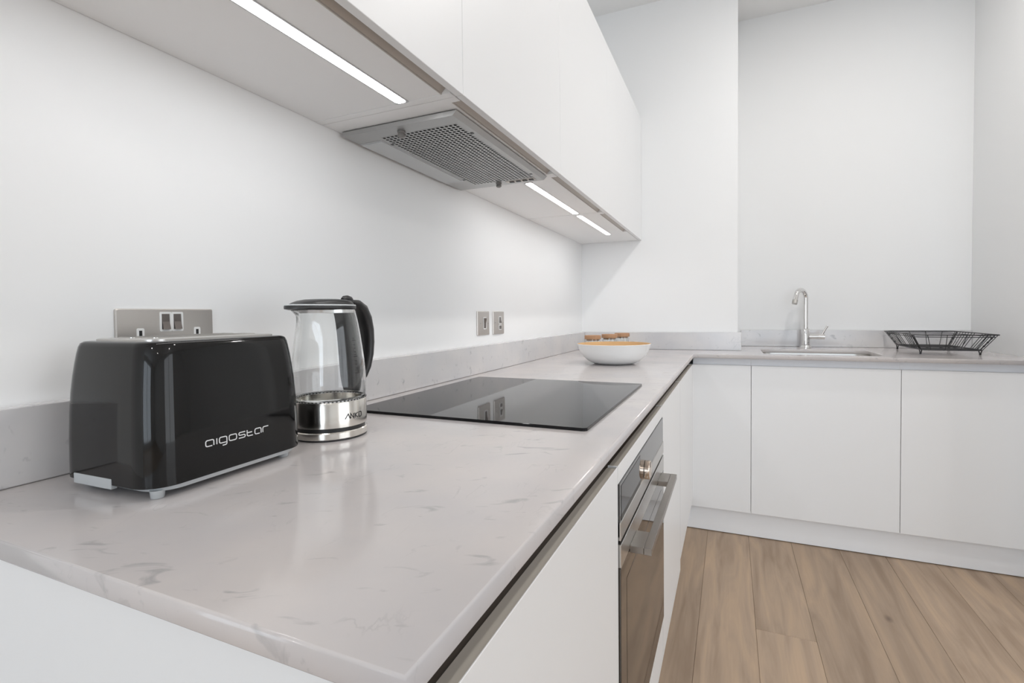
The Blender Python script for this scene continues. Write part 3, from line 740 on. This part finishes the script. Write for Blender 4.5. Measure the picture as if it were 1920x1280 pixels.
e = Vector(pts[-1]); dirn = (e - Vector(pts[-2])).normalized(); pts.append(tuple(e + dirn*.022))
bm = tube(bmesh.new(), pts, .0125, 20); obj('spout', bm, CHROME, tp_, smooth=True)
e2 = Vector(pts[-1]); bm = tube(bmesh.new(), [e2, e2 + dirn*.022, e2+dirn*.024], [.0140, .0135, .012], 20); obj('nozzle', bm, STEEL, tp_, smooth=True)
bm = tube(bmesh.new(), [(.018, 0, .064), (.060, -.004, .064)], .0140, 20); obj('valve', bm, CHROME, tp_, smooth=True)
bm = tube(bmesh.new(), [(.061, -.004, .064), (.092, -.007, .064)], .0150, 20)
tube(bm, [(.080, -.006, .074), (.086, -.006, .090), (.104, -.007, .122)], [.0075, .006, .0048], 10); obj('lever', bm, CHROME, tp_, smooth=True)

# ------------------------------------------------------------------ dish rack
rk = thing('dish_rack', 'black wire dish rack standing on the worktop right of the sink', 'dish rack', (1.733, 3.052, CT))
def rc(z, w_, d, r, n=6): return [(x, y, z) for x, y in rrect(0, 0, w_, d, r, n)]
def loopw(bm, ring, r): tube(bm, ring + [ring[0]], r, 6, caps=False)
TWd, TDp, BWd, BDp = .300, .515, .220, .420; zt_, zb_ = .092, .022
bm = bmesh.new(); loopw(bm, rc(zt_, TWd, TDp, .03), .0028); obj('top_rim', bm, WIRE, rk, smooth=True)
bm = bmesh.new(); loopw(bm, rc(zt_-.010, TWd-.016, TDp-.018, .028), .0018); obj('lower_rim', bm, WIRE, rk, smooth=True)
bm = bmesh.new(); loopw(bm, rc(zb_, BWd, BDp, .03), .0026); obj('bottom_rim', bm, WIRE, rk, smooth=True)
def wire(name, pts, r=.0015):
    bm = tube(bmesh.new(), pts, r, 5); obj(name, bm, WIRE, rk)
# wires over the basket, from rim to rim along its width, then along its length
for f in [-1+.65*k/5 for k in range(6)] + [.0+1.0*k/7 for k in range(8)]:
    yt, yb = f*(TDp/2-.03), f*(BDp/2-.018)
    wire('basket_wire', [(-TWd/2+.001, yt, zt_), (-BWd/2, yb, zb_+.002), (-BWd/2+.02, yb, zb_), (BWd/2-.02, yb, zb_), (BWd/2, yb, zb_+.002), (TWd/2-.001, yt, zt_)])
for k in range(4):
    f = -1 + 2*k/3; xt, xb = f*(TWd/2-.045), f*(BWd/2-.03)
    wire('end_wire', [(xt, -TDp/2+.001, zt_), (xb, -BDp/2, zb_+.002), (xb, -BDp/2+.02, zb_-.003), (xb, BDp/2-.02, zb_-.003), (xb, BDp/2, zb_+.002), (xt, TDp/2-.001, zt_)])
for sx_, sy_ in ((-1, -1), (1, -1), (-1, 1), (1, 1)):
    x, y = sx_*(BWd/2-.003), sy_*(BDp/2-.035)
    bm = tube(bmesh.new(), [(x, y-.018, zb_), (x, y-.003, .003), (x, y+.003, .003), (x, y+.018, zb_)], .0024, 6); obj('leg', bm, WIRE, rk)
    bm = tube(bmesh.new(), [(x, y, zb_), (sx_*(TWd/2-.002), y*1.16, zt_)], .0024, 6)
    for q in (.25, .5, .75): tube(bm, [(x+(sx_*(TWd/2-.002)-x)*(q-.03), y*(1+.16*(q-.03)), zb_+(zt_-zb_)*(q-.03)), (x+(sx_*(TWd/2-.002)-x)*(q+.03), y*(1+.16*(q+.03)), zb_+(zt_-zb_)*(q+.03))], .0042, 6)
    obj('corner_post', bm, WIRE, rk)
    bm = bmesh.new(); lathe(bm, [(.0035, .0003), (.0045, .002), (.0045, .007), (.003, .009)], (x, y, 0), 12, cap0=True, cap1=True); obj('leg_cap', bm, WIRE, rk, smooth=True)
